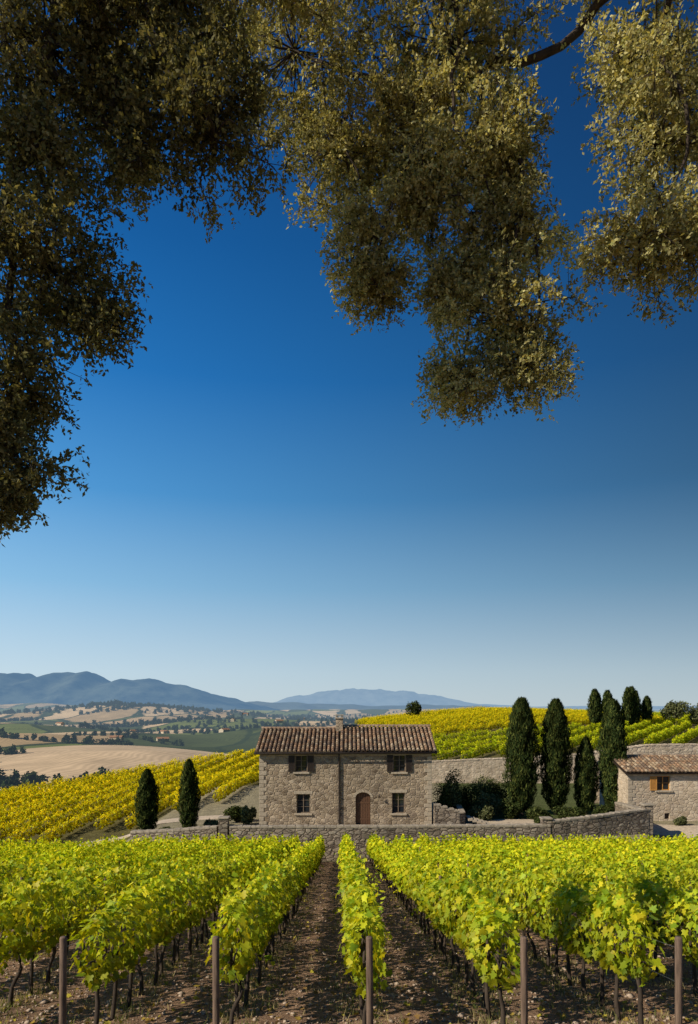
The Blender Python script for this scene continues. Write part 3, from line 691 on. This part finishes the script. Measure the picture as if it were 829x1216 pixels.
# ------------------------------------------------------------------ dirt path (draped strip)
M_path=simple('path_gravel',(.50,.40,.29),.95,6,.25,.02)
def path(name,pts,w,off=.05):
    pp,rr=spline([(*p,0) for p in pts],[w]*len(pts),24);Vv=[];Ff=[]
    for i,(p,r) in enumerate(zip(pp,rr)):
        t=pp[min(i+1,len(pp)-1)]-pp[max(i-1,0)];t=t/np.linalg.norm(t);n=np.array([-t[1],t[0]])
        for k in range(7):
            f=(k/6-.5)*2*(1+.1*noise.noise(Vector((i*.3,0,k))));x=p[0]+n[0]*f*r/2;y=p[1]+n[1]*f*r/2;Vv.append((x,y,gz(x,y)+off-(.04 if k in(0,6) else 0)))
    for i in range(len(pp)-1):
        for k in range(6): a=i*7+k;Ff.append((a,a+1,a+8,a+7))
    mk(name,pymesh(name,Vv,Ff,M_path,True),None)
path('dirt_path',[(-40,48.8),(-28,48.6),(-22,49.4),(-17,52.5),(-13,54.5),(-8.5,55)],2.0)
path('dirt_path',[(-6,48),(1,48),(8,47.8),(11,49.5),(12,52),(18,51.3),(24,49.5),(34,49)],2.2)
# ------------------------------------------------------------------ gravel & tufts in lanes
ico=[(0,0,1),(.9,0,.2),(.3,.85,.25),(-.7,.5,.2),(-.7,-.55,.2),(.3,-.85,.2),(0,0,-.5)];icf=[(0,1,2),(0,2,3),(0,3,4),(0,4,5),(0,5,1),(6,2,1),(6,3,2),(6,4,3),(6,5,4),(6,1,5)]
n=18000;yy=4.5+rng.random(n)**1.6*24;xx=(rng.uniform(-1,1,n))*(.52*yy+1);zz=g(xx,yy)+.004
pos=np.stack([xx,yy,zz],1);Cc=np.ones((n,3))*.3
V,F,Cc=scatter(np.array(ico)*np.array([1,1,.6]),np.array(icf),pos,rn(n)*.2+np.array([0,0,1.]),rn(n),rng.gamma(2,.008,n)+.005,Cc)
mk('gravel',npmesh('gravel',V,F,M_stone))
n=9000;yy=5+rng.random(n)**1.3*36;xx=(rng.uniform(-1,1,n))*(.52*yy+1)
ii=np.round((xx-.22)/1.57);cl=rng.random(n)<.8;xx=np.where(cl,.22+1.57*ii-.0125*(yy-6.8)+rng.normal(size=n)*.2,xx)
blade=np.array([(-.05,0,0),(.05,0,0),(.0,1,.15)]);bf=np.array([(0,1,2)])
rep=7;px=np.repeat(xx,rep)+rng.normal(size=n*rep)*.04;py=np.repeat(yy,rep)+rng.normal(size=n*rep)*.04
pos=np.stack([px,py,g(px,py)-.01],1);pal=np.array([(.22,.22,.07),(.36,.29,.13),(.15,.17,.05),(.42,.34,.17)])
V,F,Cc=scatter(blade,bf,pos,rn(n*rep)*np.array([1,1,.1]),rn(n*rep)*.35+np.array([0,0,1.]),rng.uniform(.05,.15,n*rep),pal[np.repeat(rng.choice(4,n),rep)])
mk('grass',npmesh('grass',V,F,M_shrub,Cc))
n=3500;yy=5+rng.random(n)**1.3*20;xx=(rng.uniform(-1,1,n))*(.52*yy+1);pos=np.stack([xx,yy,g(xx,yy)+.02],1)
V,F,Cc=scatter(tvg,tfg,pos,rn(n)*.35+np.array([0,0,1.]),rn(n),rng.uniform(.04,.09,n),np.array([(.4,.28,.06),(.26,.16,.06),(.48,.40,.06)])[rng.choice(3,n)])
mk('fallen_leaves',npmesh('fallen_leaves',V,F,M_shrub,Cc))
# ------------------------------------------------------------------ overhanging oak
lobes=[
(-2.89,6.6,15.06,.98,.8,.73),(-1.75,6.6,15.1,.95,.8,.66),(-1.30,6.6,14.2,.64,.6,.62),(-2.16,6.7,14.35,.7,.6,.58),(-2.97,6.5,13.92,.66,.7,.72),
(-2.92,6.6,12.95,.60,.6,.66),(-2.45,6.6,12.45,.42,.4,.30),(-3.15,6.5,11.88,.56,.5,.55),(-3.22,6.5,11.15,.40,.4,.48),(-3.22,6.5,10.66,.22,.25,.27),
(-3.95,6.2,13.1,.7,.9,1.),(-4.0,6.2,11.6,.6,.8,.8),(-2.56,6.4,16.1,.9,.9,.7),(-1.0,6.6,16.0,.9,.9,.6),(-2.2,6.5,15.7,.8,.7,.6),
(-.65,8.2,16.6,1.,.9,.7),(-.15,8.2,15.45,.8,.7,.76),(.26,8.2,14.4,.70,.7,.64),(.36,8.2,13.75,.38,.4,.3),(1.17,8.2,16.7,1.05,1.,.66),(.97,8.3,15.35,.80,.8,.82),(.7,8.3,16.0,.8,.7,.6),(.95,8.0,14.75,.6,.6,.6),
(1.85,8.2,14.4,.74,.8,.8),(1.80,8.1,13.35,.84,.8,.50),(1.32,8.1,12.58,.48,.5,.44),(2.1,8.1,12.78,.44,.4,.40),(1.95,8.4,15.7,.42,.5,.65),(1.3,8.2,13.9,.5,.5,.4),(1.7,7.9,15.2,.5,.5,.6),
(3.3,7.6,16.0,.66,.8,.8),(3.45,7.6,14.95,.60,.7,.75),(3.2,7.5,13.85,.50,.5,.42),(3.7,7.6,13.9,.5,.5,.55),(4.45,7.4,15.2,.8,.8,1.),(2.7,7.4,17.4,.9,.9,.5),(.33,7.6,17.5,1.3,1.,.5),(4.6,6.8,16.8,1.,1.,.7),(-4.4,5.6,15.4,1.1,1.1,1.)]
O=empty('oak_tree')
wood=[]
tb=(4.6,-3.4)
tz=gz(*tb)
def limb(pts,rads,n=7,wob=.1,seg=9):
    p_,r_=spline(pts,rads,n)
    p_=[np.array(p)+np.array([noise.noise(Vector((p[0]*1.3,p[1]*1.3,p[2]*1.3+k)))*.14+noise.noise(Vector((p[0]*4,p[1]*4,p[2]*4+k)))*.05 for k in(0,9,20)])*(1 if 2<i else 0) for i,p in enumerate(p_)]
    wood.append(tube(p_,r_,seg,wob=wob))
limb([(tb[0],tb[1],tz-.5),(4.5,-3.3,9),(4.3,-2.7,12),(3.9,-1.5,14.8)],[.62,.45,.40,.34],8,.06,14)
hub=(3.9,-1.5,14.8)
limb([hub,(3.6,2.5,17.2),(3.9,5.6,17.4),(2.9,7.8,16.75),(1.55,8.1,16.25)],[.26,.15,.08,.052,.045])
limb([(1.55,8.1,16.25),(.8,8.1,16.0),(.1,8.0,16.1),(-.7,8.1,16.5)],[.042,.034,.026,.012])
limb([(1.55,8.1,16.25),(1.6,7.9,15.5),(2.0,7.9,14.8),(1.85,7.85,14.),(1.5,8.,13.3),(1.3,8.1,12.6)],[.038,.032,.027,.022,.015,.008])
limb([(2.0,7.9,14.8),(2.2,7.9,13.8),(2.15,8.1,12.8)],[.022,.016,.006])
limb([(.8,8.1,16.0),(.9,7.9,15.4),(.55,7.9,14.8),(.3,8.0,13.9)],[.032,.024,.017,.008])
limb([(.1,8.0,16.1),(-.1,7.9,15.4),(.1,7.95,14.8)],[.024,.017,.008])
limb([(1.2,8.1,17.2),(1.3,7.8,16.5),(1.15,7.75,15.9),(1.35,7.75,15.1),(1.7,7.8,14.4)],[.036,.028,.022,.016,.008])
limb([(3.9,5.6,17.4),(3.4,7.3,16.2),(3.5,7.2,15.),(3.3,7.4,13.9)],[.05,.034,.022,.01])
limb([hub,(1.5,1.5,17.),(-.8,4.5,17.2),(-2.2,6.2,15.8),(-2.9,6.5,14.8),(-3.2,6.5,13.2),(-3.15,6.5,12.),(-3.25,6.5,10.8)],[.3,.2,.13,.075,.055,.038,.024,.01])
limb([(-2.2,6.2,15.8),(-1.7,6.5,15.1),(-1.4,6.6,14.3)],[.045,.03,.01]);limb([(-2.9,6.5,14.8),(-2.3,6.6,14.4),(-1.9,6.7,14.2)],[.04,.025,.01]);limb([(-3.2,6.5,13.2),(-2.7,6.6,12.7),(-2.3,6.6,12.4)],[.025,.016,.006])
limb([(-.8,4.5,17.2),(-.7,6.2,17.0),(-.65,8.,16.7)],[.09,.06,.025])
pal=np.array([(.38,.355,.13),(.48,.43,.17),(.27,.27,.10),(.56,.51,.24),(.41,.375,.18)])
Lp=[];Ln=[];Ly=[];Ls=[];Lc=[]
for li,(x,y,z,rx,ry,rz) in enumerate(lobes):
    vol=(rx*ry*rz)**(2/3.)
    nsub=int(14+32*vol)
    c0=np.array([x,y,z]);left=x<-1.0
    for k in range(nsub):
        d=norm(rng.normal(size=3));f=rng.uniform(.3,1.02);sc_=c0+d*f*np.array([rx,ry,rz])
        rad=rng.uniform(.13,.3)*(.6+.4*min(1,rx/.5))
        mid=(c0+sc_)/2+rng.normal(size=3)*.08
        p_,r_=spline([c0,mid,sc_,sc_+d*.1+np.array([0,0,-.05])],[.012,.008,.005,.002],3);wood.append(tube(p_,r_,4))
        shade=rng.uniform(.55,1.3)*(.45 if left else 1.)  # random clump tone; left lobes get crown shade painted into leaf colour
        for s_ in range(int(28*rad/.22)):
            e=norm(rng.normal(size=3))*rad*rng.uniform(.3,1.12)
            a0=sc_+e*np.array([1,1,.85]);dr=norm(e+np.array([0,0,-.10])+rng.normal(size=3)*.08);ln=rng.uniform(.08,.2);nl=12
            tt=np.linspace(0,1,nl)[:,None]
            Lp.append(a0+dr*ln*tt+rng.normal(size=(nl,3))*.014)
            Ly.append(dr*.6+rng.normal(size=(nl,3))*.7);Ln.append(rng.normal(size=(nl,3))+np.array([-.3,-.3,.15]))
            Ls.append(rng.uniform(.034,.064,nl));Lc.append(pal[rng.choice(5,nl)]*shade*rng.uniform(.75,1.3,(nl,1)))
            if s_%4==0: wood.append(tube([sc_,a0,a0+dr*ln],[.004,.003,.0015],3))
tvo2=np.array([(0,0,0),(.27,.45,.05),(0,1,0),(-.27,.45,.05)]);tfo2=np.array([(0,1,2),(0,2,3)])
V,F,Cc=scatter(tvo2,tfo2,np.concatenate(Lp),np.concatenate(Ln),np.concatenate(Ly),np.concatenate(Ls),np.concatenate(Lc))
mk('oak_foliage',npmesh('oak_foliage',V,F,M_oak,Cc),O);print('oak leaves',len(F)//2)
V,F,_=join(wood);mk('oak_wood',npmesh('oak_wood',V,F,M_bark,None,True),O)
# ------------------------------------------------------------------ light
SE=math.radians(35);az=math.radians(242)
sd=Vector((math.sin(az)*math.cos(SE),math.cos(az)*math.cos(SE),math.sin(SE)))
sun=bpy.data.lights.new('sun','SUN');sun.energy=5.0;sun.angle=math.radians(.5);sun.color=(1,.91,.74)
so=bpy.data.objects.new('sun',sun);so.rotation_euler=sd.to_track_quat('Z','Y').to_euler();so.location=(-20,-20,40);col.objects.link(so)
w=bpy.data.worlds.new("World");scene.world=w;w.use_nodes=True;nt=w.node_tree;q=NT(nt)
bg=nt.nodes['Background'];sky=q.n('ShaderNodeTexSky',sky_type='NISHITA');sky.sun_disc=False;sky.sun_elevation=SE;sky.sun_rotation=az;sky.altitude=300;sky.air_density=1.0;sky.dust_density=.6;sky.ozone_density=3.0
tc=q.n('ShaderNodeTexCoord');sx=q.n('ShaderNodeSeparateXYZ');q.l(tc.outputs['Generated'],sx.inputs[0])
K=1/.1
grad=q.ramp(sx.outputs['Z'],[(0.,(.54,.65,.71)),(.05,(.47,.61,.71)),(.17,(.20,.41,.62)),(.29,(.055,.24,.51)),(.43,(.008,.135,.40)),(.56,(.001,.085,.29)),(.70,(.001,.05,.19)),(1.,(.001,.035,.14))])
mm=q.n('ShaderNodeMapRange');q.l(sx.outputs['X'],mm.inputs[0]);mm.inputs[1].default_value=-.5;mm.inputs[2].default_value=.5;mm.inputs[3].default_value=1.5;mm.inputs[4].default_value=.40
fz=q.n('ShaderNodeMapRange');q.l(sx.outputs['Z'],fz.inputs[0]);fz.inputs[1].default_value=0;fz.inputs[2].default_value=.3;fz.inputs[3].default_value=.25;fz.inputs[4].default_value=1.
fac=q.math('ADD',1.,q.math('MULTIPLY',q.math('SUBTRACT',mm.outputs[0],1.),fz.outputs[0]))
vs=q.n('ShaderNodeVectorMath',operation='SCALE');q.l(grad,vs.inputs[0]);q.l(q.math('MULTIPLY',fac,K),vs.inputs['Scale'])
q.l(q.mix(.9,sky.outputs[0],vs.outputs[0]),bg.inputs[0]);bg.inputs[1].default_value=.1
# ------------------------------------------------------------------ camera
cd=bpy.data.cameras.new('camera');cam=bpy.data.objects.new('camera',cd);col.objects.link(cam);scene.camera=cam
cam.location=(0,0,CAMZ);cam.rotation_euler=(math.radians(90),0,0)
cd.sensor_fit='VERTICAL';cd.sensor_height=36;cd.lens=23.98;cd.shift_y=.191;cd.clip_start=.1;cd.clip_end=60000
print('segments',nseg)
